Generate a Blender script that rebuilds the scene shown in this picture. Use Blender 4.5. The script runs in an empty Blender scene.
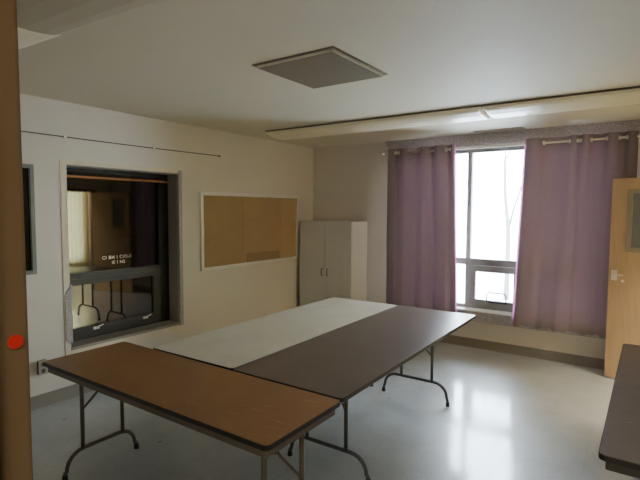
import bpy, bmesh, math, random
from mathutils import Vector, Matrix
random.seed(7)
S = bpy.context.scene
C = S.collection
R = math.radians

# ------------------------------------------------------------------ measurements (metres)
CAM_H = 1.66
XL, YB, ZC = -4.127, 5.723, 2.563          # left wall, back wall, ceiling
XR = 0.62                                  # right wall
YN = 0.25                                  # room face of the near wall (camera stands in its doorway)

# ------------------------------------------------------------------ object helpers
def link(o, parent=None):
    C.objects.link(o)
    if parent is not None:
        o.parent = parent
    return o

def tag(o, label=None, cat=None, group=None, kind=None):
    if label: o['label'] = label
    if cat: o['category'] = cat
    if group: o['group'] = group
    if kind: o['kind'] = kind
    return o

def empty(name, loc, label=None, cat=None, group=None, kind=None):
    o = bpy.data.objects.new(name, None)
    o.empty_display_size = 0.1
    o.location = loc
    link(o)
    return tag(o, label, cat, group, kind)

def obj(name, bm, m, parent=None, smooth=False):
    """links a bmesh (built in world coordinates) as ONE mesh object; parented meshes are moved into the parent's space"""
    if parent is not None:
        p = Vector((0, 0, 0)); q = parent
        while q is not None:
            p += q.location; q = q.parent
        bmesh.ops.translate(bm, verts=bm.verts, vec=-p)
    me = bpy.data.meshes.new(name)
    bmesh.ops.recalc_face_normals(bm, faces=bm.faces)
    bm.to_mesh(me); bm.free()
    ms = m if isinstance(m, (list, tuple)) else [m]
    for k in ms: me.materials.append(k)
    if smooth:
        for f in me.polygons: f.use_smooth = True
    o = bpy.data.objects.new(name, me)
    return link(o, parent)

def own(name, bm, m, origin, label=None, cat=None, group=None, kind=None, smooth=False):
    """a top-level mesh with its origin at its base"""
    bmesh.ops.translate(bm, verts=bm.verts, vec=-Vector(origin))
    o = obj(name, bm, m, None, smooth)
    o.location = origin
    return tag(o, label, cat, group, kind)

def B():
    return bmesh.new()

def box(bm, x0, x1, y0, y1, z0, z1, bev=0.0, mi=0):
    t = bmesh.new()
    bmesh.ops.create_cube(t, size=1)
    for v in t.verts:
        v.co = Vector(((x0 + x1) / 2 + v.co.x * (x1 - x0), (y0 + y1) / 2 + v.co.y * (y1 - y0), (z0 + z1) / 2 + v.co.z * (z1 - z0)))
    if bev > 0:
        bmesh.ops.bevel(t, geom=t.edges[:], offset=bev, segments=2, affect='EDGES', profile=0.7)
    for f in t.faces: f.material_index = mi
    merge(bm, t)
    return bm

def merge(bm, t):
    me = bpy.data.meshes.new('tmp'); t.to_mesh(me); t.free()
    bm.from_mesh(me); bpy.data.meshes.remove(me)

def prism(bm, pts, axis, a, b, mi=0):
    """closed 2-D outline extruded along an axis ('x': pts are (y,z); 'y': (x,z); 'z': (x,y))"""
    def P(p, t):
        return {'x': (t, p[0], p[1]), 'y': (p[0], t, p[1]), 'z': (p[0], p[1], t)}[axis]
    va = [bm.verts.new(P(p, a)) for p in pts]; vb = [bm.verts.new(P(p, b)) for p in pts]
    n = len(pts); fs = [bm.faces.new(va), bm.faces.new(vb[::-1])]
    for i in range(n):
        fs.append(bm.faces.new((va[i], vb[i], vb[(i + 1) % n], va[(i + 1) % n])))
    for f in fs: f.material_index = mi
    return bm

def rrect(x0, x1, y0, y1, r, n=6):
    out = []
    for cx, cy, a0 in ((x1 - r, y1 - r, 0), (x0 + r, y1 - r, 90), (x0 + r, y0 + r, 180), (x1 - r, y0 + r, 270)):
        for i in range(n + 1):
            a = R(a0 + 90 * i / n)
            out.append((cx + r * math.cos(a), cy + r * math.sin(a)))
    return out

def tube(bm, pts, r, seg=10, closed=False, cap=True):
    pts = [Vector(p) for p in pts]; n = len(pts); rings = []
    rr = r if isinstance(r, (list, tuple)) else [r] * n
    ref = None
    for i, p in enumerate(pts):
        if closed: d = (pts[(i + 1) % n] - pts[i - 1]).normalized()
        else: d = (pts[min(i + 1, n - 1)] - pts[max(i - 1, 0)]).normalized()
        if ref is None:
            ref = Vector((0, 0, 1)) if abs(d.z) < 0.9 else Vector((1, 0, 0))
        u = (ref - d * ref.dot(d)).normalized(); w = d.cross(u); ref = u
        rings.append([bm.verts.new(p + (u * math.cos(2 * math.pi * k / seg) + w * math.sin(2 * math.pi * k / seg)) * rr[i]) for k in range(seg)])
    m = n if closed else n - 1
    for i in range(m):
        a, b = rings[i], rings[(i + 1) % n]
        for k in range(seg):
            bm.faces.new((a[k], a[(k + 1) % seg], b[(k + 1) % seg], b[k]))
    if cap and not closed:
        bm.faces.new(rings[0][::-1]); bm.faces.new(rings[-1])
    return bm

def arc(c, r, a0, a1, u, w, n=6):
    """points on an arc about c in the plane spanned by u, w"""
    c, u, w = Vector(c), Vector(u), Vector(w)
    return [c + (u * math.cos(R(a0 + (a1 - a0) * i / n)) + w * math.sin(R(a0 + (a1 - a0) * i / n))) * r for i in range(n + 1)]

# ------------------------------------------------------------------ materials
class M:
    def __init__(s, name, rough=0.6, metal=0.0, spec=0.5, ior=None):
        s.m = bpy.data.materials.new(name); s.m.use_nodes = True
        s.t = s.m.node_tree; s.N = s.t.nodes; s.L = s.t.links
        s.b = s.N['Principled BSDF']; s.out = s.N['Material Output']
        s.b.inputs['Roughness'].default_value = rough
        s.b.inputs['Metallic'].default_value = metal
        s.b.inputs['Specular IOR Level'].default_value = spec
        if ior: s.b.inputs['IOR'].default_value = ior
        s._co = None
    def n(s, kind, **k):
        nd = s.N.new(kind)
        for a, v in k.items():
            if a in nd.inputs.keys() if hasattr(nd.inputs, 'keys') else False: nd.inputs[a].default_value = v
            else: setattr(nd, a, v)
        return nd
    def co(s, scale=(1, 1, 1), loc=(0, 0, 0)):
        if s._co is None: s._co = s.N.new('ShaderNodeTexCoord')
        mp = s.N.new('ShaderNodeMapping'); mp.inputs['Scale'].default_value = scale; mp.inputs['Location'].default_value = loc
        s.L.new(s._co.outputs['Object'], mp.inputs['Vector']); return mp.outputs[0]
    def noise(s, scale, detail=4, rough=0.55, vec=None):
        nd = s.N.new('ShaderNodeTexNoise'); nd.inputs['Scale'].default_value = scale
        nd.inputs['Detail'].default_value = detail; nd.inputs['Roughness'].default_value = rough
        s.L.new(vec if vec is not None else s.co(), nd.inputs['Vector']); return nd.outputs['Fac']
    def ramp(s, fac, stops, interp='LINEAR'):
        nd = s.N.new('ShaderNodeValToRGB'); cr = nd.color_ramp; cr.interpolation = interp
        while len(cr.elements) < len(stops): cr.elements.new(0.5)
        for e, (p, c) in zip(cr.elements, stops):
            e.position = p; e.color = (c[0], c[1], c[2], 1) if isinstance(c, (tuple, list)) else (c, c, c, 1)
        s.L.new(fac, nd.inputs['Fac']); return nd.outputs['Color']
    def mix(s, fac, a, b, mode='MIX'):
        nd = s.N.new('ShaderNodeMix'); nd.data_type = 'RGBA'; nd.blend_type = mode
        for key, v in ((0, fac), (6, a), (7, b)):
            if hasattr(v, 'is_output'): s.L.new(v, nd.inputs[key])
            elif key == 0: nd.inputs[0].default_value = v
            else: nd.inputs[key].default_value = (v[0], v[1], v[2], 1)
        return nd.outputs[2]
    def math(s, op, a, b=0.0, c=0.0):
        nd = s.N.new('ShaderNodeMath'); nd.operation = op
        for i, v in enumerate((a, b, c)):
            if hasattr(v, 'is_output'): s.L.new(v, nd.inputs[i])
            else: nd.inputs[i].default_value = v
        return nd.outputs[0]
    def col(s, c):
        if hasattr(c, 'is_output'): s.L.new(c, s.b.inputs['Base Color'])
        else: s.b.inputs['Base Color'].default_value = (c[0], c[1], c[2], 1)
        return s
    def set(s, name, v):
        if hasattr(v, 'is_output'): s.L.new(v, s.b.inputs[name])
        else: s.b.inputs[name].default_value = v
        return s
    def bump(s, h, strength=0.2, dist=0.01):
        nd = s.N.new('ShaderNodeBump'); nd.inputs['Strength'].default_value = strength; nd.inputs['Distance'].default_value = dist
        s.L.new(h, nd.inputs['Height']); s.L.new(nd.outputs[0], s.b.inputs['Normal']); return s

def lit(v): return tuple(((x / 255) / 12.92 if x / 255 <= 0.04045 else ((x / 255 + 0.055) / 1.055) ** 2.4) for x in v)

def plain(name, rgb, rough=0.6, var=0.06, scale=8, metal=0.0, bump=0.0, bscale=60, spec=0.5):
    a = M(name, rough, metal, spec); c = lit(rgb)
    f = a.noise(scale)
    a.col(a.ramp(f, [(0.3, tuple(x * (1 - var) for x in c)), (0.7, tuple(min(1, x * (1 + var)) for x in c))]))
    if bump: a.bump(a.noise(bscale, 3), bump, 0.003)
    return a.m

mat = {}
mat['wall'] = plain('cream_wall_paint', (218, 209, 195), 0.55, 0.025, 1.3, bump=0.10, bscale=90)
mat['ceiling'] = plain('ceiling_paint', (217, 208, 186), 0.7, 0.025, 0.9, bump=0.12, bscale=70)
mat['trim_cream'] = plain('cream_gloss_trim', (222, 209, 184), 0.4, 0.04, 5)
mat['base'] = plain('grey_rubber_baseboard', (138, 131, 120), 0.5, 0.06, 6)
mat['jamb'] = plain('tan_painted_door_frame', (88, 72, 50), 0.4, 0.06, 9)
mat['jamb_paint'] = plain('grey_niche_jamb', (150, 140, 128), 0.55, 0.05, 7)
mat['white_lam'] = plain('white_cabinet_laminate', (214, 211, 202), 0.35, 0.02, 3)
mat['alu'] = plain('brushed_aluminium', (226, 220, 210), 0.35, 0.03, 30, metal=0.2)
mat['winframe'] = plain('grey_window_aluminium', (136, 134, 130), 0.45, 0.05, 12, metal=0.15)
mat['chrome'] = plain('chrome', (225, 225, 225), 0.15, 0.02, 10, metal=1.0)
mat['darkframe'] = plain('charcoal_window_frame', (52, 53, 53), 0.4, 0.1, 14)
mat['legmetal'] = plain('brown_grey_leg_steel', (96, 88, 76), 0.4, 0.1, 22, metal=0.35)
mat['legdark'] = plain('dark_grey_leg_steel', (84, 84, 82), 0.38, 0.1, 22, metal=0.45)
mat['rubber'] = plain('black_rubber', (28, 27, 26), 0.6, 0.1, 30)
mat['edge'] = plain('black_vinyl_edge', (30, 26, 23), 0.45, 0.1, 30)
mat['apron'] = plain('taupe_apron', (98, 88, 74), 0.55, 0.08, 16)
mat['apron_dark'] = plain('charcoal_apron', (56, 52, 48), 0.55, 0.08, 16)
mat['apron_grey'] = plain('grey_apron', (118, 112, 106), 0.5, 0.06, 16)
mat['wire'] = plain('dark_wire', (70, 52, 40), 0.5, 0.1, 30)
mat['clip'] = plain('white_plastic', (236, 230, 218), 0.4, 0.02, 30)
mat['bar'] = plain('varnished_wood_bar', (196, 128, 74), 0.4, 0.15, 20)
mat['dot'] = plain('red_sticker', (164, 10, 18), 0.6, 0.03, 20)
mat['plate'] = plain('steel_outlet_plate', (176, 168, 154), 0.4, 0.06, 20, metal=0.3)
mat['slot'] = plain('outlet_socket', (96, 84, 70), 0.5, 0.05, 20)
mat['ventgrey'] = plain('grey_vent_face', (122, 110, 86), 0.7, 0.05, 40, bump=0.3, bscale=160)
mat['slotgrey'] = plain('pale_slot_vent', (176, 166, 148), 0.6, 0.04, 12)
mat['ventframe'] = plain('white_vent_frame', (222, 214, 198), 0.5, 0.02, 10)
mat['fixside'] = plain('light_fixture_housing', (120, 113, 100), 0.6, 0.05, 12)
mat['hall'] = plain('hall_wall_paint', (206, 192, 160), 0.6, 0.03, 2)
mat['bark'] = plain('tree_bark', (100, 98, 96), 0.9, 0.2, 20)
mat['snow'] = plain('bright_ground', (226, 228, 232), 0.9, 0.03, 1)
mat['ring'] = plain('satin_silver_grommet', (226, 222, 218), 0.3, 0.02, 10, metal=0.3)
mat['pull'] = plain('dull_metal_pull', (120, 112, 102), 0.4, 0.05, 10, metal=0.3)
mat['handle'] = plain('dark_wire_handle', (70, 68, 66), 0.4, 0.05, 10, metal=0.3)
mat['letter'] = plain('white_vinyl_letters', (236, 230, 214), 0.5, 0.02, 10)

def mk_floor():
    a = M('vinyl_floor_tile', 0.16, 0, 0.5)
    v = a.co((1 / 0.305, 1 / 0.305, 1))
    sep = a.N.new('ShaderNodeSeparateXYZ'); a.L.new(v, sep.inputs[0])
    def line(o):
        fr = a.math('FRACT', o); d = a.math('ABSOLUTE', a.math('SUBTRACT', fr, 0.5))
        return a.math('GREATER_THAN', d, 0.494)
    ln = a.math('MAXIMUM', line(sep.outputs[0]), line(sep.outputs[1]))
    fl = a.N.new('ShaderNodeVectorMath'); fl.operation = 'FLOOR'; a.L.new(v, fl.inputs[0])
    wn = a.N.new('ShaderNodeTexWhiteNoise'); a.L.new(fl.outputs[0], wn.inputs['Vector'])
    base = a.ramp(a.noise(2.2, 6, 0.65), [(0.3, lit((163, 167, 166))), (0.72, lit((183, 188, 189)))])
    tile = a.ramp(wn.outputs['Value'], [(0, 0.94), (1, 1.0)])
    c = a.mix(1.0, base, tile, 'MULTIPLY')
    fleck = a.ramp(a.noise(55, 2), [(0.36, 0.90), (0.46, 1.0)])
    c = a.mix(1.0, c, fleck, 'MULTIPLY')
    c = a.mix(a.math('MULTIPLY', ln, 0.15), c, lit((104, 100, 90)))
    spot = a.ramp(a.noise(9, 1, 0.4), [(0.185, 1.0), (0.195, 0.0)])
    c = a.mix(a.math('MULTIPLY', spot, 0.55), c, lit((92, 84, 74)))
    a.col(c)
    a.set('Roughness', a.ramp(a.noise(3.5, 5, 0.7), [(0.3, 0.08), (0.75, 0.19)]))
    a.set('Coat Weight', 0.8); a.set('Coat Roughness', 0.42); a.set('Coat IOR', 1.6)
    a.bump(a.noise(5, 3), 0.035, 0.01)
    return a.m
mat['floor'] = mk_floor()

def mk_top(name, rgb, rgb2, rough, scuff, seed, amount=0.35):
    a = M(name, rough, 0, 0.5)
    c = a.ramp(a.noise(3.5, 6, 0.65, a.co(loc=(seed, 0, 0))), [(0.3, lit(rgb)), (0.7, lit(rgb2))])
    scr = a.ramp(a.noise(7, 8, 0.75, a.co((1.2, 5, 5), (seed, 3, 0))), [(0.575, 0.0), (0.68, 1.0)])
    c = a.mix(a.math('MULTIPLY', scr, amount), c, lit(scuff)) if amount > 0.1 else c
    spk = a.ramp(a.noise(42, 1, 0.3, a.co(loc=(0, seed, 0))), [(0.775, 0.0), (0.80, 1.0)])
    c = a.mix(a.math('MULTIPLY', spk, 0.5), c, lit(scuff))
    a.col(c)
    return a.m
mat['top_brown'] = mk_top('brown_wood_laminate', (128, 90, 54), (140, 101, 62), 0.38, (180, 144, 104), 1.0, 0.5)
mat['top_white'] = mk_top('worn_white_laminate', (190, 184, 166), (204, 198, 180), 0.36, (176, 170, 154), 2.0, 0.25)
mat['top_dark'] = mk_top('dark_brown_laminate', (94, 82, 74), (106, 93, 84), 0.30, (118, 106, 96), 3.0, 0.03)
mat['top_dark2'] = mk_top('mottled_dark_brown_laminate', (88, 76, 68), (104, 90, 80), 0.42, (150, 136, 120), 6.0, 0.3)

def mk_stone():
    a = M('speckled_grey_stone', 0.5)
    v = a.N.new('ShaderNodeTexVoronoi'); v.inputs['Scale'].default_value = 190; a.L.new(a.co(), v.inputs['Vector'])
    sp = a.N.new('ShaderNodeSeparateColor'); a.L.new(v.outputs['Color'], sp.inputs[0])
    a.col(a.ramp(sp.outputs[0], [(0.0, lit((136, 128, 130))), (0.45, lit((166, 158, 158))), (0.75, lit((180, 172, 170))), (1.0, lit((208, 202, 196)))]))
    return a.m
mat['stone'] = mk_stone()

def mk_cork():
    a = M('cork', 0.75, 0, 0.3)
    c = a.ramp(a.noise(120, 5, 0.7), [(0.3, lit((156, 128, 90))), (0.7, lit((190, 160, 116)))])
    # darker up to the seam, lighter beyond it
    sep = a.N.new('ShaderNodeSeparateXYZ'); a.L.new(a.co(), sep.inputs[0])
    tone = a.ramp(a.math('MULTIPLY_ADD', sep.outputs[1], 0.5, 0.5), [(0.0, 0.93), (0.389, 0.88), (0.40, 1.0)], 'CONSTANT')
    c = a.mix(1.0, c, tone, 'MULTIPLY')
    c = a.mix(1.0, c, a.ramp(a.noise(2.5, 3), [(0.3, 0.92), (0.7, 1.04)]), 'MULTIPLY')
    a.col(c); a.bump(a.noise(160, 3), 0.3, 0.002)
    return a.m
mat['cork'] = mk_cork()
mat['corkpatch'] = plain('darker_cork', (150, 122, 86), 0.75, 0.12, 90)  # darker tone for the strip low on the board
mat['cork_side'] = plain('pale_cork', (180, 148, 106), 0.7, 0.12, 100)

def mk_wood_door():
    a = M('honey_wood_veneer', 0.42)
    g = a.noise(6, 6, 0.6, a.co((9, 9, 0.55)))
    a.col(a.ramp(g, [(0.3, lit((188, 157, 120))), (0.7, lit((202, 171, 132)))]))
    return a.m
mat['door'] = mk_wood_door()

def mk_darkglass(ior=1.65):
    a = M('dark_window_glass', 0.03, 0, 0.5, ior=ior)
    c = a.ramp(a.noise(1.8, 3, 0.5, a.co((1, 1.0, 0.35))), [(0.40, (0.019, 0.014, 0.007)), (0.60, (0.006, 0.006, 0.006))])
    d = a.ramp(a.noise(70, 3, 0.6), [(0.66, 0.0), (0.78, 1.0)])
    d2 = a.math('MULTIPLY', d, a.ramp(a.noise(5, 2), [(0.4, 0.0), (0.65, 0.35)]))
    a.col(a.mix(d2, c, (0.16, 0.15, 0.12)))
    return a.m
mat['darkglass'] = mk_darkglass()
mat['darkglass_low'] = mk_darkglass(2.1)

def mk_glass():
    a = M('clear_pane')
    tr = a.N.new('ShaderNodeBsdfTransparent'); tr.inputs[0].default_value = (0.96, 0.97, 0.97, 1)
    gl = a.N.new('ShaderNodeBsdfGlossy'); gl.inputs['Roughness'].default_value = 0.02
    lw = a.N.new('ShaderNodeFresnel'); lw.inputs[0].default_value = 1.45
    mx = a.N.new('ShaderNodeMixShader')
    a.L.new(lw.outputs[0], mx.inputs[0]); a.L.new(tr.outputs[0], mx.inputs[1]); a.L.new(gl.outputs[0], mx.inputs[2])
    a.L.new(mx.outputs[0], a.out.inputs[0])
    return a.m
mat['glass'] = mk_glass()

def mk_cloth(name, rgb, trans, amt, scale=260):
    a = M(name, 0.85, 0, 0.2)
    w = a.noise(scale, 2, 0.5, a.co((1, 1, 0.25)))
    c0 = lit(rgb)
    c = a.ramp(w, [(0.3, tuple(x * 0.9 for x in c0)), (0.7, tuple(x * 1.06 for x in c0))])
    a.col(c)
    tl = a.N.new('ShaderNodeBsdfTranslucent'); tl.inputs[0].default_value = (*trans, 1)
    mx = a.N.new('ShaderNodeMixShader'); mx.inputs[0].default_value = amt
    a.L.new(a.b.outputs[0], mx.inputs[1]); a.L.new(tl.outputs[0], mx.inputs[2]); a.L.new(mx.outputs[0], a.out.inputs[0])
    return a.m
mat['curtain'] = mk_cloth('lilac_curtain_fabric', (143, 130, 131), (0.45, 0.20, 0.30), 0.014)
mat['hem_glow'] = mk_cloth('pink_hem_glow', (170, 130, 145), (0.95, 0.30, 0.62), 0.30)  # backlit glow of the inner edges, put into a pinker, more translucent cloth
mat['blind'] = mk_cloth('pale_yellow_blind_fabric', (236, 220, 150), (1.0, 0.88, 0.42), 0.9)
mat['lens'] = plain('white_acrylic_lens', (240, 231, 204), 0.36, 0.015, 6, spec=0.8)
mat['lens_grey'] = plain('grey_acrylic_lens', (184, 175, 152), 0.4, 0.015, 6)  # duller tone for the near fixture right of the seam

# ------------------------------------------------------------------ room shell
FX0, FX1, FY0, FY1 = -4.6, 2.0, -1.8, 6.0
b = B(); box(b, FX0, FX1, FY0, FY1, -0.12, 0.0)
own('floor', b, mat['floor'], (0, 0, 0), kind='structure')
b = B(); box(b, FX0, FX1, FY0, FY1, ZC, ZC + 0.15)
own('ceiling', b, mat['ceiling'], (0, 0, ZC), kind='structure')

NY0, NY1, NZ0, NZ1 = 2.11, 3.295, 0.43, 2.035       # niche opening in the left wall
b = B()
box(b, XL - 0.4, XL, FY0, NY0, 0, ZC); box(b, XL - 0.4, XL, NY1, FY1, 0, ZC)
box(b, XL - 0.4, XL, NY0, NY1, 0, NZ0); box(b, XL - 0.4, XL, NY0, NY1, NZ1, ZC)
own('wall_left', b, mat['wall'], (XL, 0, 0), kind='structure')
WX0, WX1, WZ0, WZ1 = -2.74, -0.30, 0.46, 2.40        # back window opening
b = B()
box(b, XL, WX0, YB, YB + 0.27, 0, ZC); box(b, WX1, FX1, YB, YB + 0.27, 0, ZC)
box(b, WX0, WX1, YB, YB + 0.27, 0, WZ0); box(b, WX0, WX1, YB, YB + 0.27, WZ1, ZC)
own('wall_back', b, mat['wall'], (0, YB, 0), kind='structure')
DY0, DY1, DZ = 4.36, 5.30, 2.00                      # doorway in the right wall
b = B()
box(b, XR, XR + 0.14, YN, DY0, 0, ZC); box(b, XR, XR + 0.14, DY1, YB, 0, ZC); box(b, XR, XR + 0.14, DY0, DY1, DZ, ZC)
own('wall_right', b, mat['wall'], (XR, 0, 0), kind='structure')
b = B()
box(b, XL, -0.64, YN - 0.15, YN, 0, ZC); box(b, 0.46, XR + 0.14, YN - 0.15, YN, 0, ZC); box(b, -0.64, 0.46, YN - 0.15, YN, 2.10, ZC)
own('wall_near', b, mat['wall'], (0, YN, 0), kind='structure')
HX, HY0, HY1, HZ0, HZ1 = 1.62, 5.02, 5.62, 0.48, 2.10   # daylight window at the end of the corridor
b = B()
box(b, HX, HX + 0.2, -1.8, HY0, 0, ZC); box(b, HX, HX + 0.2, HY1, FY1, 0, ZC)
box(b, HX, HX + 0.2, HY0, HY1, 0, HZ0); box(b, HX, HX + 0.2, HY0, HY1, HZ1, ZC)
own('wall_corridor_side', b, mat['hall'], (HX, 0, 0), kind='structure')
b = B(); box(b, XL, HX + 0.2, -1.8, -1.65, 0, ZC)
own('wall_corridor_end', b, mat['hall'], (0, -1.8, 0), kind='structure')

# baseboards
BH = 0.110
def skirting(name, pts, axis, a, c):
    b = B(); prism(b, pts, axis, a, c); own(name, b, mat['base'], (0, 0, 0), kind='structure')
skirting('baseboard_left', [(XL, 0), (XL + 0.014, 0), (XL + 0.009, 0.012), (XL + 0.006, BH), (XL, BH)], 'y', YN, YB)
skirting('baseboard_back', [(YB, 0), (YB - 0.014, 0), (YB - 0.009, 0.012), (YB - 0.006, BH), (YB, BH)], 'x', XL, XR)
skirting('baseboard_right', [(XR, 0), (XR - 0.014, 0), (XR - 0.009, 0.012), (XR - 0.006, BH), (XR, BH)], 'y', YN, DY0)

# near door frame (left edge of the picture): jamb, stop, room-side lip
b = B()
box(b, -0.66, -0.600, YN - 0.175, YN - 0.020, 0, 2.14, 0.003)
box(b, -0.66, -0.592, YN - 0.030, YN + 0.004, 0, 2.14, 0.004)
box(b, -0.61, -0.585, YN - 0.120, YN - 0.035, 0, 2.11, 0.003)
box(b, 0.415, 0.475, YN - 0.175, YN + 0.004, 0, 2.14, 0.003)
box(b, -0.66, 0.475, YN - 0.175, YN + 0.004, 2.075, 2.14, 0.003)
own('trim_1', b, mat['jamb'], (-0.6, YN, 0), kind='structure')
# frame of the doorway in the right wall
b = B()
box(b, XR - 0.012, XR + 0.152, DY0 - 0.05, DY0 + 0.012, 0, DZ + 0.05, 0.003)
box(b, XR - 0.012, XR + 0.152, DY1 - 0.012, DY1 + 0.05, 0, DZ + 0.05, 0.003)
box(b, XR - 0.012, XR + 0.152, DY0, DY1, DZ - 0.012, DZ + 0.05, 0.003)
own('trim_2', b, mat['jamb'], (XR, DY0, 0), kind='structure')

# grey stone header over the back window, slanted at its left end
b = B()
hp = [(-2.945, ZC), (-2.86, 2.425), (XR, 2.425), (XR, ZC)]
prism(b, hp, 'y', YB - 0.035, YB + 0.01)
own('trim_3', b, mat['stone'], (-1, YB, 2.425), kind='structure')

# ------------------------------------------------------------------ back window
def frame_rect(bm, axis_pos, a0, a1, z0, z1, w, dep, axis, bev=0.003):
    """rectangular frame in the plane x = const ('x') or y = const ('y')"""
    def bx(u0, u1, v0, v1):
        if axis == 'y': box(bm, u0, u1, axis_pos, axis_pos + dep, v0, v1, bev)
        else: box(bm, axis_pos, axis_pos + dep, u0, u1, v0, v1, bev)
    bx(a0, a0 + w, z0, z1); bx(a1 - w, a1, z0, z1); bx(a0 + w, a1 - w, z0, z0 + w); bx(a0 + w, a1 - w, z1 - w, z1)

w1 = empty('window_1', (-1.5, YB + 0.1, WZ0), kind='structure')
FYW = YB + 0.085
b = B()
frame_rect(b, FYW, WX0, WX1, WZ0, WZ1, 0.045, 0.07, 'y')
for xm in (-1.872, -1.225):
    box(b, xm, xm + 0.055, FYW, FYW + 0.07, WZ0 + 0.045, WZ1 - 0.045, 0.003)
for xa, xb in ((WX0 + 0.045, -1.872), (-1.817, -1.225), (-1.17, WX1 - 0.045)):
    box(b, xa, xb, FYW, FYW + 0.07, 0.995, 1.075, 0.003)
obj('window_frame', b, mat['winframe'], w1)
b = B()
for xa, xb in ((WX0 + 0.04, -1.867), (-1.82, -1.22), (-1.175, WX1 - 0.04)):
    box(b, xa, xb, FYW + 0.035, FYW + 0.040, 1.07, WZ1 - 0.04)
    if xa != -1.82: box(b, xa, xb, FYW + 0.035, FYW + 0.040, WZ0 + 0.04, 1.0)
obj('pane', b, mat['glass'], w1)
b = B(); frame_rect(b, FYW - 0.012, -1.815, -1.227, 0.507, 0.992, 0.075, 0.05, 'y')
sash = obj('sash', b, mat['winframe'], w1)
b = B(); box(b, -1.745, -1.295, FYW + 0.01, FYW + 0.015, 0.575, 0.92)
obj('pane', b, mat['glass'], sash)
b = B()
hy = FYW - 0.045
pts = [(-1.59, FYW - 0.012, 0.565), (-1.59, hy, 0.565), (-1.59, hy, 0.66)] + \
      [(-1.575, hy, 0.682), (-1.39, hy, 0.682), (-1.37, hy, 0.66), (-1.37, hy, 0.565), (-1.37, FYW - 0.012, 0.565)]
tube(b, pts, 0.009, 8)
box(b, -1.60, -1.36, FYW - 0.022, FYW - 0.010, 0.556, 0.574, 0.002)
obj('handle', b, mat['handle'], sash)
b = B(); box(b, -2.86, -0.19, YB - 0.075, YB + 0.085, 0.455, 0.47, 0.004)
obj('window_sill', b, mat['clip'], w1)
b = B(); box(b, -2.86, -0.19, YB - 0.07, YB + 0.0, 0.335, 0.455, 0.006)
obj('sill_face', b, mat['stone'], w1)['label'] = 'speckled grey stone sill face'

# ------------------------------------------------------------------ niche window (left wall)
w2 = empty('window_2', (XL - 0.2, (NY0 + NY1) / 2, NZ0), kind='structure')
GX = XL - 0.20
b = B()   # painted reveal
box(b, GX - 0.02, XL - 0.002, NY1 - 0.012, NY1 + 0.001, NZ0, NZ1)
box(b, GX - 0.02, XL - 0.002, NY0 - 0.001, NY0 + 0.001, NZ0, NZ1)
box(b, GX - 0.02, XL - 0.002, NY0, NY1, NZ1 - 0.010, NZ1 + 0.001)
obj('jamb_lining', b, mat['jamb_paint'], w2)
b = B(); box(b, GX - 0.02, XL + 0.008, NY0, NY1, NZ0 - 0.012, NZ0 + 0.012, 0.003)
obj('window_sill', b, mat['jamb_paint'], w2)
b = B()   # speckled stone edges of the opening
box(b, XL - 0.03, XL + 0.012, NY1 - 0.018, NY1 + 0.026, NZ0 - 0.02, NZ1 + 0.03, 0.003)
prism(b, [(NY0 - 0.045, 0.52), (NY0 - 0.045, 0.92), (NY0 + 0.012, 1.0), (NY0 + 0.012, 0.47)], 'x', XL - 0.03, XL + 0.012)
obj('stone_edge', b, mat['stone'], w2)['label'] = 'speckled stone edge of the niche'
b = B()   # cream painted border
box(b, XL - 0.001, XL + 0.006, NY0 - 0.055, NY1 + 0.03, NZ0 - 0.085, NZ0 - 0.012, 0.002)
box(b, XL - 0.001, XL + 0.006, NY0 - 0.055, NY0, 1.0, NZ1 + 0.03, 0.002)
box(b, XL - 0.001, XL + 0.006, NY0 - 0.055, NY0 - 0.045, NZ0 - 0.085, 1.0, 0.002)
box(b, XL - 0.001, XL + 0.006, NY0, NY1 - 0.02, NZ1, NZ1 + 0.04, 0.002)
obj('border', b, mat['trim_cream'], w2)
b = B()
frame_rect(b, GX - 0.03, NY0 + 0.01, NY1 - 0.012, NZ0 + 0.012, NZ1 - 0.01, 0.03, 0.05, 'x')
box(b, GX - 0.03, GX + 0.015, 3.17, NY1 - 0.04, NZ0 + 0.03, NZ1 - 0.03, 0.003)
obj('window_frame', b, mat['rubber'], w2)
b = B(); box(b, GX - 0.02, GX - 0.010, NY0 + 0.03, 3.18, 1.02, NZ1 - 0.03)
obj('pane', b, mat['darkglass'], w2)
b = B()
box(b, GX - 0.02, GX + 0.022, NY0 + 0.03, 3.17, 1.010, 1.062, 0.004)
box(b, GX - 0.02, GX + 0.032, NY0 + 0.03, 3.17, 0.955, 1.012, 0.004)
box(b, GX - 0.02, GX + 0.022, NY0 + 0.03, 3.17, 0.445, 0.555, 0.004)
box(b, GX - 0.02, GX + 0.022, 3.085, 3.17, 0.555, 0.955, 0.004)
box(b, GX - 0.02, GX + 0.022, NY0 + 0.03, NY0 + 0.075, 0.555, 0.955, 0.004)
sash2 = obj('sash', b, mat['darkframe'], w2)
b = B(); box(b, GX - 0.012, GX + 0.000, NY0 + 0.07, 3.09, 0.55, 0.96)
obj('pane', b, mat['darkglass_low'], sash2)
for ly in (2.44, 2.975):
    b = B()
    box(b, GX + 0.020, GX + 0.034, ly - 0.030, ly + 0.030, 0.515, 0.540, 0.003)
    tube(b, [(GX + 0.036, ly - 0.005, 0.530), (GX + 0.046, ly + 0.025, 0.545), (GX + 0.046, ly + 0.060, 0.553)], [0.009, 0.008, 0.006], 8)
    obj('latch', b, mat['ring'], sash2)
b = B(); tube(b, [(GX + 0.03, NY0 + 0.012, 1.948), (GX + 0.03, NY1 - 0.014, 1.948)], 0.011, 10)
obj('wooden_bar', b, mat['bar'], w2)
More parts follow.
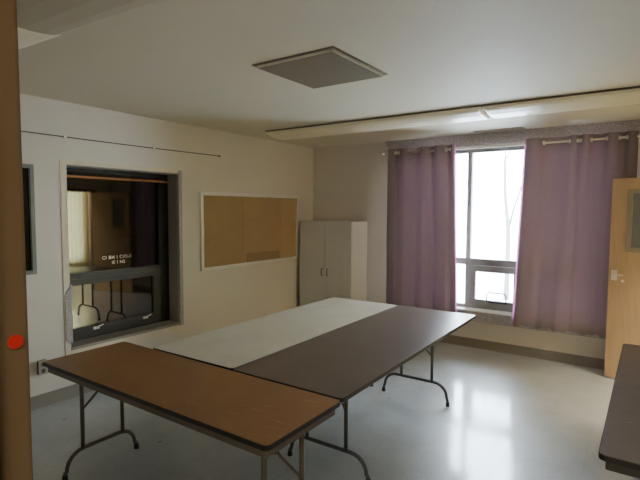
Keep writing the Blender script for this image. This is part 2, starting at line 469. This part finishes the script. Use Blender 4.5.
# tiny two-line lettering stuck on the pane
def text_mesh(txt, size, loc, rot, m, parent, name, ext=0.0006):
    cu = bpy.data.curves.new('t', 'FONT'); cu.body = txt; cu.size = size; cu.extrude = ext; cu.align_x = 'LEFT'; cu.offset = 0.0006; cu.space_character = 1.15
    to = bpy.data.objects.new('t', cu); C.objects.link(to)
    bpy.context.view_layer.update()
    me = bpy.data.meshes.new_from_object(to.evaluated_get(bpy.context.evaluated_depsgraph_get()))
    bpy.data.objects.remove(to); bpy.data.curves.remove(cu)
    bm = bmesh.new(); bm.from_mesh(me); bpy.data.meshes.remove(me)
    bm.transform(Matrix.Translation(loc) @ rot)
    return obj(name, bm, m, parent)
RX = Matrix(((0, 0, 1, 0), (1, 0, 0, 0), (0, 1, 0, 0), (0, 0, 0, 1)))   # text x -> +y, text y -> +z, faces +x
text_mesh('CI BM I CIO-E', 0.046, (GX - 0.009, 2.535, 1.168), RX, mat['letter'], w2, 'lettering')
text_mesh('IE I NS', 0.044, (GX - 0.009, 2.635, 1.118), RX, mat['letter'], w2, 'lettering')

# dark window at the far left, mostly hidden by the door jamb
w3 = empty('window_3', (XL, 1.5, 1.12), kind='structure')
b = B(); frame_rect(b, XL - 0.002, 1.10, 1.835, 1.125, 2.012, 0.032, 0.035, 'x', 0.004)
obj('window_frame', b, plain('grey_green_frame', (128, 130, 122), 0.45, 0.05, 12), w3)
b = B(); box(b, XL + 0.001, XL + 0.008, 1.12, 1.815, 1.145, 1.99)
obj('pane', b, mat['darkglass'], w3)

# corridor window (beyond the doorway in the right wall)
w4 = empty('window_4', (HX, (HY0 + HY1) / 2, HZ0), kind='structure')
b = B(); frame_rect(b, HX + 0.08, HY0, HY1, HZ0, HZ1, 0.04, 0.06, 'x')
obj('window_frame', b, mat['winframe'], w4)
b = B(); box(b, HX + 0.10, HX + 0.105, HY0 + 0.03, HY1 - 0.03, HZ0 + 0.03, HZ1 - 0.03)
obj('pane', b, mat['glass'], w4)
b = B()
n = 40; vs = []
for i in range(n + 1):
    y = HY0 - 0.04 + (HY1 - HY0 + 0.08) * i / n; x = HX - 0.03 + 0.012 * math.sin(i * 1.1)
    vs.append((b.verts.new((x, y, HZ0 - 0.02)), b.verts.new((x, y, HZ1 + 0.04))))
for i in range(n): b.faces.new((vs[i][0], vs[i + 1][0], vs[i + 1][1], vs[i][1]))
own('blind', b, mat['blind'], (HX, HY0, HZ0), 'pale yellow window blind in the corridor beyond the doorway', 'blind', smooth=True)

# ------------------------------------------------------------------ open wooden door in front of the right curtain
DA = R(-14.0); DW, DH, DT = 0.95, 1.975, 0.044
d1 = bpy.data.objects.new('door_1', None)
def door_pt(u, v, z):   # u along the leaf from the free edge, v through its thickness (towards the camera)
    return Vector((-0.325 + u * math.cos(DA) + v * math.sin(DA), 5.50 + u * math.sin(DA) - v * math.cos(DA), z))
def dbox(bm, u0, u1, v0, v1, z0, z1, bev=0.0):
    t = B(); box(t, u0, u1, v0, v1, z0, z1, bev)
    for v in t.verts: v.co = door_pt(v.co.x, v.co.y, v.co.z)
    merge(bm, t)
VU0, VU1, VZ0, VZ1 = 0.165, 0.41, 1.300, 1.840
b = B()
dbox(b, 0, VU0, 0, DT, 0.012, DH, 0.002); dbox(b, VU1, DW, 0, DT, 0.012, DH, 0.002)
dbox(b, VU0, VU1, 0, DT, 0.012, VZ0); dbox(b, VU0, VU1, 0, DT, VZ1, DH)
door = own('door_1', b, mat['door'], (-0.325, 5.50, 0), 'honey wood door standing open in front of the right curtain', 'door', kind='structure')
b = B()
for u0, u1, z0, z1 in ((VU0 - 0.03, VU0 + 0.012, VZ0 - 0.03, VZ1 + 0.03), (VU1 - 0.012, VU1 + 0.03, VZ0 - 0.03, VZ1 + 0.03),
                       (VU0, VU1, VZ0 - 0.03, VZ0 + 0.012), (VU0, VU1, VZ1 - 0.012, VZ1 + 0.03)):
    dbox(b, u0, u1, -0.008, DT + 0.010, z0, z1, 0.003)
obj('vision_frame', b, plain('grey_vision_frame', (150, 142, 122), 0.45, 0.05, 10), door)
b = B(); dbox(b, VU0, VU1, 0.018, 0.026, VZ0, VZ1)
obj('pane', b, plain('smoky_door_glass', (122, 128, 124), 0.08, 0.03, 5), door)
b = B()
dbox(b, 0.025, 0.075, DT, DT + 0.006, 0.985, 1.085, 0.002)
tube(b, [door_pt(0.05, DT, 1.045), door_pt(0.05, DT + 0.045, 1.045), door_pt(0.062, DT + 0.055, 1.045), door_pt(0.14, DT + 0.055, 1.045)], 0.008, 8)
obj('door_handle', b, mat['alu'], door)
b = B(); tube(b, [door_pt(0.125, DT, 0.985), door_pt(0.125, DT + 0.010, 0.985)], 0.013, 12)
obj('thumb_turn', b, mat['clip'], door)
bpy.data.objects.remove(d1)

# ------------------------------------------------------------------ folding tables
TZ = 0.740
def leg_frame(parent, at, lat, u, posts, feet, zc, m, brace_dir, ztop, brace_post):
    """one folding leg: two posts, a crossbar whose ends bend down to the floor, a diagonal brace.
    at(l, z, o=0): point at lateral position l, height z and offset o along the table"""
    r = 0.0125
    b = B()
    f0, f1 = feet; rb = min(0.11, zc * 0.8)
    pts = [at(f0 - 0.012, 0.012), at(f0 - 0.008, 0.05)]
    for i in range(7):
        a = math.pi - (math.pi / 2) * i / 6
        pts.append(at(f0 + rb + rb * math.cos(a), zc - rb + rb * math.sin(a)))
    for i in range(7):
        a = math.pi / 2 - (math.pi / 2) * i / 6
        pts.append(at(f1 - rb + rb * math.cos(a), zc - rb + rb * math.sin(a)))
    pts += [at(f1 + 0.008, 0.05), at(f1 + 0.012, 0.012)]
    tube(b, pts, r, 10)
    for p in posts:
        tube(b, [at(p, zc - 0.004), at(p, ztop)], r, 10)
    leg = obj('leg', b, m, parent, True)
    p0, p1 = posts if brace_post == 0 else posts[::-1]
    q = lambda k: p0 + (p1 - p0) * k
    b = B()
    tube(b, [at(p0, 0.395), at(q(0.03), 0.415, 0.004 * brace_dir), at(q(0.14), 0.455, 0.022 * brace_dir), at(q(0.35), 0.535, 0.055 * brace_dir), at(q(0.62), ztop - 0.02, 0.11 * brace_dir)], 0.0075, 8)
    obj('brace', b, m, leg, True)
    for f, s in ((f0, -1), (f1, 1)):
        b = B(); tube(b, [at(f + s * 0.0125, 0.0), at(f + s * 0.0115, 0.035)], [0.017, 0.0145], 12)
        obj('foot_cap', b, mat['rubber'], leg)
    return leg

def table(name, label, x0, x1, y0, y1, mats, legs, along, r=0.026, rot=0.0, group=None, inset=0.022, apron_h=0.042):
    cx, cy = (x0 + x1) / 2, (y0 + y1) / 2
    t = empty(name, (cx, cy, 0), label, 'table', group)
    mtop, medge, mapr, mleg = mats
    b = B(); prism(b, rrect(x0 + 0.003, x1 - 0.003, y0 + 0.003, y1 - 0.003, r), 'z', TZ - 0.004, TZ)
    obj('tabletop', b, mtop, t)
    b = B(); prism(b, rrect(x0, x1, y0, y1, r), 'z', TZ - 0.022, TZ - 0.0015)
    obj('edge_band', b, medge, t)
    b = B()
    o = rrect(x0 + inset, x1 - inset, y0 + inset, y1 - inset, 0.012, 3); i_ = rrect(x0 + inset + 0.02, x1 - inset - 0.02, y0 + inset + 0.02, y1 - inset - 0.02, 0.008, 3)
    za, zb = TZ - 0.022 - apron_h, TZ - 0.022
    ring = []
    for (p, q) in zip(o, i_):
        ring.append([b.verts.new((p[0], p[1], za)), b.verts.new((p[0], p[1], zb)), b.verts.new((q[0], q[1], zb)), b.verts.new((q[0], q[1], za))])
    for k in range(len(ring)):
        A, D = ring[k], ring[(k + 1) % len(ring)]
        for j in range(4):
            b.faces.new((A[j], A[(j + 1) % 4], D[(j + 1) % 4], D[j]))
    obj('apron', b, mapr, t)
    for pos, posts, feet, zc, bd in legs:
        if along == 'x': at = lambda l, z, o=0.0, pos=pos: Vector((pos + o, l, z))
        else: at = lambda l, z, o=0.0, pos=pos: Vector((l, pos + o, z))
        # a mounting bar under the top between the posts
        lg = leg_frame(t, at, None, None, posts, feet, zc, mleg, bd, TZ - 0.03, 1 if (along == 'y' or bd < 0) else 0)
        b = B(); tube(b, [at(posts[0] - 0.05, TZ - 0.036), at(posts[1] + 0.05, TZ - 0.036)], 0.012, 8)
        obj('pivot_bar', b, mleg, lg, True)
    t.rotation_euler = (0, 0, rot)
    return t

table('folding_table', 'brown wood-laminate folding table nearest the camera with black edge',
      -2.978, -1.192, 1.345, 1.897, (mat['top_brown'], mat['edge'], mat['apron'], mat['legmetal']),
      [(-2.875, (1.530, 1.803), (1.425, 1.893), 0.160, 1), (-1.300, (1.450, 1.715), (1.395, 1.80), 0.160, -1)], 'x', rot=R(0.35))
table('folding_table', 'white worn folding table beside the left wall, between brown table and cabinet',
      -2.715, -1.972, 1.914, 4.165, (mat['top_white'], mat['edge'], mat['apron_grey'], mat['legdark']),
      [(2.40, (-2.48, -2.20), (-2.60, -2.07), 0.165, 1), (3.88, (-2.48, -2.22), (-2.60, -2.112), 0.165, -1)], 'y', rot=R(0.9), apron_h=0.026, inset=0.030)
table('folding_table', 'long dark brown folding table beside the white one, pointing at the window',
      -1.972, -1.222, 1.914, 4.180, (mat['top_dark'], mat['edge'], mat['apron_grey'], mat['legdark']),
      [(2.45, (-1.815, -1.52), (-1.945, -1.372), 0.160, 1), (3.85, (-1.778, -1.495), (-1.940, -1.362), 0.182, -1)], 'y', rot=R(0.9), apron_h=0.026, inset=0.030)
table('folding_table', 'dark brown folding table cut off at the right edge, near the open door',
      -0.135, 0.590, 2.040, 3.900, (mat['top_dark2'], mat['edge'], mat['apron_dark'], mat['legdark']),
      [(2.32, (0.08, 0.37), (-0.02, 0.47), 0.165, 1), (3.62, (0.08, 0.37), (-0.02, 0.47), 0.165, -1)], 'y', r=0.03, inset=0.024)

# ------------------------------------------------------------------ white cabinet in the corner
CX0, CX1, CY0, CY1, CZ = -4.055, -3.205, 5.300, 5.715, 1.500
cb = empty('storage_cabinet', ((CX0 + CX1) / 2, (CY0 + CY1) / 2, 0), 'white two-door storage cabinet standing in the far left corner', 'cabinet')
b = B()
box(b, CX0, CX0 + 0.016, CY0 + 0.02, CY1, 0, CZ - 0.018); box(b, CX1 - 0.016, CX1, CY0 + 0.02, CY1, 0, CZ - 0.018)
box(b, CX0, CX1, CY0 + 0.02, CY1, CZ - 0.018, CZ, 0.002); box(b, CX0 + 0.016, CX1 - 0.016, CY1 - 0.012, CY1, 0.06, CZ - 0.018)
box(b, CX0 + 0.016, CX1 - 0.016, CY0 + 0.02, CY1 - 0.012, 0.06, 0.078); box(b, CX0 + 0.016, CX1 - 0.016, CY0 + 0.05, CY0 + 0.066, 0.0, 0.06)
obj('carcass', b, mat['white_lam'], cb)
xm = -3.62
for x0, x1, hx in ((CX0 + 0.001, xm - 0.002, xm - 0.045), (xm + 0.002, CX1 - 0.001, xm + 0.045)):
    b = B(); box(b, x0, x1, CY0, CY0 + 0.018, 0.065, CZ - 0.004, 0.0015)
    d = obj('door', b, mat['white_lam'], cb)
    b = B()
    tube(b, [(hx, CY0, 0.765), (hx, CY0 - 0.022, 0.77), (hx, CY0 - 0.026, 0.79), (hx, CY0 - 0.026, 0.835), (hx, CY0 - 0.022, 0.855), (hx, CY0, 0.86)], 0.0055, 8)
    obj('handle', b, mat['pull'], d, True)

# ------------------------------------------------------------------ cork board
KY0, KY1, KZ0, KZ1 = 3.567, 5.335, 0.962, 1.852
kb = empty('bulletin_board', (XL, (KY0 + KY1) / 2, KZ0), 'aluminium-framed cork bulletin board on the left wall', 'board')
b = B(); box(b, XL + 0.001, XL + 0.010, KY0 + 0.01, KY1 - 0.01, KZ0 + 0.01, KZ1 - 0.01)
ck = obj('cork_panel', b, mat['cork'], kb)
b = B(); frame_rect(b, XL - 0.001, KY0, KY1, KZ0, KZ1, 0.038, 0.030, 'x', 0.012)
obj('frame', b, mat['alu'], kb)
b = B(); box(b, XL + 0.009, XL + 0.0108, 4.98, KY1 - 0.033, KZ0 + 0.033, KZ1 - 0.033)
obj('cork_panel', b, mat['cork_side'], kb)['label'] = 'paler cork area at the right end'
b = B(); box(b, XL + 0.009, XL + 0.0106, 4.29, 4.93, 1.005, 1.115)
obj('cork_panel', b, mat['corkpatch'], kb)['label'] = 'darker strip low on the cork'

# ------------------------------------------------------------------ hanging wire
hw = empty('picture_wire', (XL, 2.7, 2.265), 'thin dark picture-hanging wire stretched along the top of the left wall', 'wire')
b = B(); tube(b, [(XL + 0.012, 1.0, 2.262)] + [(XL + 0.012, y, 2.266 - 0.002 * math.sin(y * 3)) for y in (1.6, 2.1, 2.6, 2.98, 3.4)] + [(XL + 0.012, 3.86, 2.270)], 0.0042, 8)
obj('wire', b, mat['wire'], hw)
for y in (2.10, 2.98):
    b = B(); box(b, XL - 0.001, XL + 0.022, y - 0.011, y + 0.011, 2.254, 2.279, 0.003)
    obj('clip', b, mat['clip'], hw)
b = B(); tube(b, [(XL - 0.001, 3.86, 2.270), (XL + 0.018, 3.86, 2.270)], 0.009, 10)
obj('end_anchor', b, mat['wire'], hw)

# ------------------------------------------------------------------ wall outlet, low on the left wall
ol = empty('wall_outlet', (XL, 1.85, 0.29), 'surface-mounted steel electrical outlet low on the left wall beside brown table', 'outlet')
b = B(); box(b, XL - 0.001, XL + 0.035, 1.822, 1.888, 0.285, 0.400, 0.004)
obj('box', b, mat['slot'], ol)
b = B(); box(b, XL + 0.035, XL + 0.039, 1.820, 1.890, 0.283, 0.402, 0.002)
pl = obj('cover_plate', b, mat['plate'], ol)
for zz in (0.315, 0.37):
    b = B(); prism(b, rrect(1.840, 1.870, zz - 0.017, zz + 0.017, 0.008), 'x', XL + 0.0385, XL + 0.0415)
    obj('socket', b, mat['slot'], pl)

# ------------------------------------------------------------------ red sticker on the jamb
b = B()
tube(b, [(-0.5922, 0.2392, 1.5075), (-0.5906, 0.2392, 1.5075)], 0.0080, 28)
own('round_sticker', b, mat['dot'], (-0.592, 0.2392, 1.4995), 'round red sticker on the tan door jamb', 'sticker')

# ------------------------------------------------------------------ ceiling fixtures
PROF = [(0, 0), (0, -0.006), (0.015, -0.028), (0.05, -0.046), (0.12, -0.066), (0.21, -0.074), (0.30, -0.070), (0.36, -0.058), (0.41, -0.036), (0.435, -0.016), (0.435, 0)]
def fixture(x0, x1, y0, label, turn=0.0, pivot=None, lens='lens', w=1.0):
    t = empty('ceiling_light', ((x0 + x1) / 2 if pivot is None else pivot, y0 + 0.2, ZC), label, 'light', 'surface-mounted ceiling lights')
    b = B(); box(b, x0 + 0.002, x1 - 0.002, y0 + 0.006, y0 + 0.43 * w, ZC - 0.013, ZC + 0.001, 0.002)
    obj('housing', b, mat['fixside'], t)
    b = B()
    n = 8; rows = []
    for i in range(len(PROF)):
        pass
    xs = [x0 + 0.004, x0 + 0.02, x0 + 0.05, x1 - 0.05, x1 - 0.02, x1 - 0.004]
    sc = [0.55, 0.88, 1.0, 1.0, 0.88, 0.55]
    for x, k in zip(xs, sc):
        rows.append([b.verts.new((x, y0 + p[0] * w, ZC - 0.012 + (p[1] + 0.0) * (k if p[1] < -0.03 else 1) * 0.9)) for p in PROF[1:-1]])
    for i in range(len(rows) - 1):
        for j in range(len(rows[0]) - 1):
            b.faces.new((rows[i][j], rows[i][j + 1], rows[i + 1][j + 1], rows[i + 1][j]))
    b.faces.new(rows[0]); b.faces.new(rows[-1][::-1])
    obj('lens', b, mat[lens], t, False)
    t.rotation_euler = (0, 0, R(turn))
    return t
fixture(-3.70, -1.245, 4.17, 'long white ceiling light by the window, left one of the end-to-end pair')
fixture(-1.240, 0.60, 4.17, 'long white ceiling light by the window, right one of the end-to-end pair')
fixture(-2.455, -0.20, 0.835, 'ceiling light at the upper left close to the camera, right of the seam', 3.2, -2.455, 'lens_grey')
fixture(-3.68, -2.460, 0.835, 'short ceiling light at the upper left beside the door jamb, left of the seam', 3.2, -2.455)

# square vent in the ceiling
vt = empty('ceiling_vent', (-1.79, 2.57, ZC), 'square grey vent with white frame on the ceiling over the tables', 'vent')
V = (-2.085, -1.495, 2.255, 2.885)
b = B(); box(b, V[0] - 0.012, V[1] + 0.012, V[2] - 0.012, V[3] + 0.012, ZC - 0.006, ZC + 0.001, 0.002)
obj('shadow_rim', b, mat['fixside'], vt)  # dark rim stands in for the shadow gap at the ceiling
b = B(); box(b, V[0] + 0.006, V[1] - 0.006, V[2] + 0.006, V[3] - 0.006, ZC - 0.019, ZC - 0.005, 0.002)
obj('frame', b, mat['ventframe'], vt)
b = B(); box(b, V[0] + 0.014, V[1] - 0.014, V[2] + 0.014, V[3] - 0.014, ZC - 0.021, ZC - 0.012, 0.002)
obj('face_panel', b, mat['ventgrey'], vt)

# slot vent near the window
sv = empty('slot_vent', (-1.45, 5.56, ZC), 'narrow grey slot vent in the ceiling just before the window', 'vent')
b = B(); box(b, -1.72, -1.19, 5.50, 5.66, ZC - 0.010, ZC + 0.001, 0.003)
obj('frame', b, mat['slotgrey'], sv)
for k in range(5):
    b = B(); box(b, -1.70, -1.21, 5.517 + k * 0.028, 5.529 + k * 0.028, ZC - 0.014, ZC - 0.009)
    obj('slat', b, mat['slotgrey'], sv)

# ------------------------------------------------------------------ curtain rod and curtains
RY, RZ = 5.625, 2.390
rd = empty('curtain_rod', (-1.5, RY, RZ), 'slim silver curtain rod across the top of the window', 'rod')
b = B(); tube(b, [(-2.90, RY, RZ), (-0.10, RY, RZ)], 0.0115, 12)
obj('pole', b, mat['clip'], rd, True)
for x, s in ((-2.90, -1), (-0.10, 1)):
    b = B(); tube(b, [(x, RY, RZ), (x + s * 0.012, RY, RZ), (x + s * 0.03, RY, RZ), (x + s * 0.045, RY, RZ)], [0.0115, 0.018, 0.019, 0.008], 12)
    obj('finial', b, mat['chrome'], rd, True)
for x in (-2.885, -2.0, -0.115):
    b = B(); tube(b, [(x, RY, RZ - 0.004), (x, RY + 0.05, RZ + 0.012), (x, YB - 0.034, RZ + 0.03)], 0.007, 8)
    box(b, x - 0.015, x + 0.015, YB - 0.038, YB - 0.033, RZ + 0.005, RZ + 0.06, 0.001)
    obj('bracket', b, mat['chrome'], rd)

def curtain(label, xt0, xt1, xb0, xb1, zt, zb, cross, first_front, seed, hem_glow):
    """panel whose folds cross the rod at the grommets listed in cross"""
    rnd = random.Random(seed)
    t = empty('curtain', ((xt0 + xt1) / 2, RY, zb), label, 'curtain', 'lilac curtains at the window')
    knots = [xt0] + cross + [xt1]
    segs = []; front = first_front
    for a, c in zip(knots[:-1], knots[1:]):
        segs.append((a, c, front)); front = not front
    NX, NZ = 240, 44
    b = B(); grid = []
    ph = rnd.random() * 6
    def off(x):
        for a, c, f in segs:
            if a <= x <= c + 1e-9:
                w = c - a; s = math.sin(math.pi * (x - a) / w)
                return (-1 if f else 1) * min(0.048, 0.018 + 0.14 * w) * s ** 0.8 if s > 0 else 0.0
        return 0.0
    for j in range(NZ + 1):
        tz = j / NZ; row = []
        for i in range(NX + 1):
            u = i / NX
            x = (xt0 + (xt1 - xt0) * u) * (1 - tz) + (xb0 + (xb1 - xb0) * u) * tz
            xq = xt0 + (xt1 - xt0) * u
            o = off(xq) * (1.0 - 0.72 * min(1, tz * 3))
            o += tz * 0.011 * math.sin(u * 19 + ph) + tz * 0.005 * math.sin(u * 51 + ph * 2 + tz * 2) + 0.004 * math.sin(tz * 9 + u * 7)
            z = zt + (zb - zt) * tz
            if tz > 0.98: z += 0.010 * math.sin(u * 31 + ph) + 0.006 * math.sin(u * 77)
            row.append(b.verts.new((x + tz * 0.006 * math.sin(u * 40), RY - 0.012 * tz * 2.0 + o, z)))
        grid.append(row)
    for j in range(NZ):
        for i in range(NX):
            b.faces.new((grid[j][i], grid[j][i + 1], grid[j + 1][i + 1], grid[j + 1][i]))
    b.faces.ensure_lookup_table()
    for k, f in enumerate(b.faces):
        i = k % NX
        if (hem_glow > 0 and i >= NX - hem_glow) or (hem_glow < 0 and i < -hem_glow): f.material_index = 1
    obj('fabric', b, [mat['curtain'], mat['hem_glow']], t, True)
    for k, x in enumerate(cross):
        b = B(); rr = 0.018
        ang = R(62) * (1 if ((k % 2 == 0) == first_front) else -1)
        ax = Vector((math.cos(ang) * 0 + 0, 0, 1))
        h = Vector((math.cos(ang), math.sin(ang), 0))
        pts = [Vector((x, RY, RZ)) + (h * math.cos(2 * math.pi * i / 18) + ax * math.sin(2 * math.pi * i / 18)) * rr for i in range(18)]
        tube(b, pts, 0.0065, 8, closed=True)
        obj('grommet', b, mat['ring'], t, True)
    return t
curtain('lilac grommet curtain on the left side of the window', -2.865, -1.962, -2.850, -1.900, 2.446, 0.415,
        [-2.745, -2.705, -2.562, -2.414, -2.296, -2.231, -2.08, -2.03], True, 3, 4)
curtain('lilac grommet curtain on the right side of the window, behind the open door', -1.190, -0.145, -1.262, -0.150, 2.446, 0.372,
        [-0.993, -0.743, -0.669, -0.640, -0.546, -0.411, -0.300, -0.240], True, 5, -4)

# ------------------------------------------------------------------ outside: bright snowy ground and a bare tree
b = B(); box(b, -30, 30, 6.3, 60, -0.6, -0.5)
own('ground', b, mat['snow'], (0, 6.3, -0.5), kind='structure')
def branch(bm, p, d, ln, r, depth, rnd):
    pts = [p]; rr = [r]; q = p; dd = d
    for k in range(4):
        dd = (dd + Vector((rnd.uniform(-.18, .18), rnd.uniform(-.18, .18), rnd.uniform(-.05, .12)))).normalized()
        q = q + dd * ln / 4; pts.append(q); rr.append(r * (1 - 0.14 * (k + 1)))
    tube(bm, pts, rr, 6)
    if depth > 0:
        for k in range(3 if depth > 1 else 2):
            i = rnd.choice((2, 3, 4))
            s = Vector((rnd.uniform(-1, 1), rnd.uniform(-1, 1), rnd.uniform(0.15, 0.9))).normalized()
            branch(bm, pts[i], (dd * 0.5 + s * 0.8).normalized(), ln * 0.66, rr[i] * 0.6, depth - 1, rnd)
b = B(); branch(b, Vector((-2.85, 12.0, -0.52)), Vector((0.02, 0, 1)), 3.4, 0.07, 3, random.Random(11))
own('bare_tree', b, mat['bark'], (-2.85, 12.0, -0.5), 'faint bare tree in the bright daylight outside the window', 'tree', smooth=True)

# ------------------------------------------------------------------ light
w = bpy.data.worlds.new('sky'); S.world = w; w.use_nodes = True
bg = w.node_tree.nodes['Background']
SKY = 9.8
bg.inputs[0].default_value = (0.75, 0.875, 1.0, 1); bg.inputs[1].default_value = SKY
def portal(name, loc, rot, sx, sy):
    l = bpy.data.lights.new(name, 'AREA'); l.shape = 'RECTANGLE'; l.size = sx; l.size_y = sy; l.cycles.is_portal = True
    o = bpy.data.objects.new(name, l); o.location = loc; o.rotation_euler = rot; C.objects.link(o)
portal('window_daylight', ((WX0 + WX1) / 2, YB + 0.2, (WZ0 + WZ1) / 2), (R(-90), 0, 0), WX1 - WX0, WZ1 - WZ0)
portal('corridor_daylight', (HX + 0.16, (HY0 + HY1) / 2, (HZ0 + HZ1) / 2), (0, R(90), 0), HZ1 - HZ0, HY1 - HY0)
# fill lights added out of view, behind and beside the room, to brighten it
def lamp(name, loc, size, e, col):
    l = bpy.data.lights.new(name, 'AREA'); l.size = size; l.energy = e; l.color = col
    o = bpy.data.objects.new(name, l); o.location = loc; C.objects.link(o)
lamp('corridor_fill', (1.15, 4.6, ZC - 0.03), 0.5, 32, (1.0, 0.9, 0.74))
lamp('hall_fill', (-0.1, -0.8, ZC - 0.03), 0.5, 12, (1.0, 0.88, 0.68))

# ------------------------------------------------------------------ camera
cam = bpy.data.cameras.new('camera'); co = bpy.data.objects.new('camera', cam); C.objects.link(co)
cam.sensor_width = 36.0; cam.lens = 475.3 / 640 * 36.0; cam.clip_start = 0.02
yaw, pit, rol = R(34.96), R(3.6516), R(0.2886)
F = Vector((-math.sin(yaw) * math.cos(pit), math.cos(yaw) * math.cos(pit), -math.sin(pit)))
Rt = Vector((math.cos(yaw), math.sin(yaw), 0)); U = Rt.cross(F)
R2 = Rt * math.cos(rol) + U * math.sin(rol); U2 = -Rt * math.sin(rol) + U * math.cos(rol)
mw = Matrix(((R2.x, U2.x, -F.x, 0), (R2.y, U2.y, -F.y, 0), (R2.z, U2.z, -F.z, CAM_H), (0, 0, 0, 1)))
co.matrix_world = mw
S.camera = co

S.view_settings.view_transform = 'AgX'
S.view_settings.look = 'None'
S.view_settings.exposure = 2.38
cy = S.cycles
cy.use_denoising = True
cy.max_bounces = 12; cy.diffuse_bounces = 6; cy.glossy_bounces = 5; cy.transparent_max_bounces = 12
cy.sample_clamp_indirect = 8.0
cy.caustics_reflective = False; cy.caustics_refractive = False
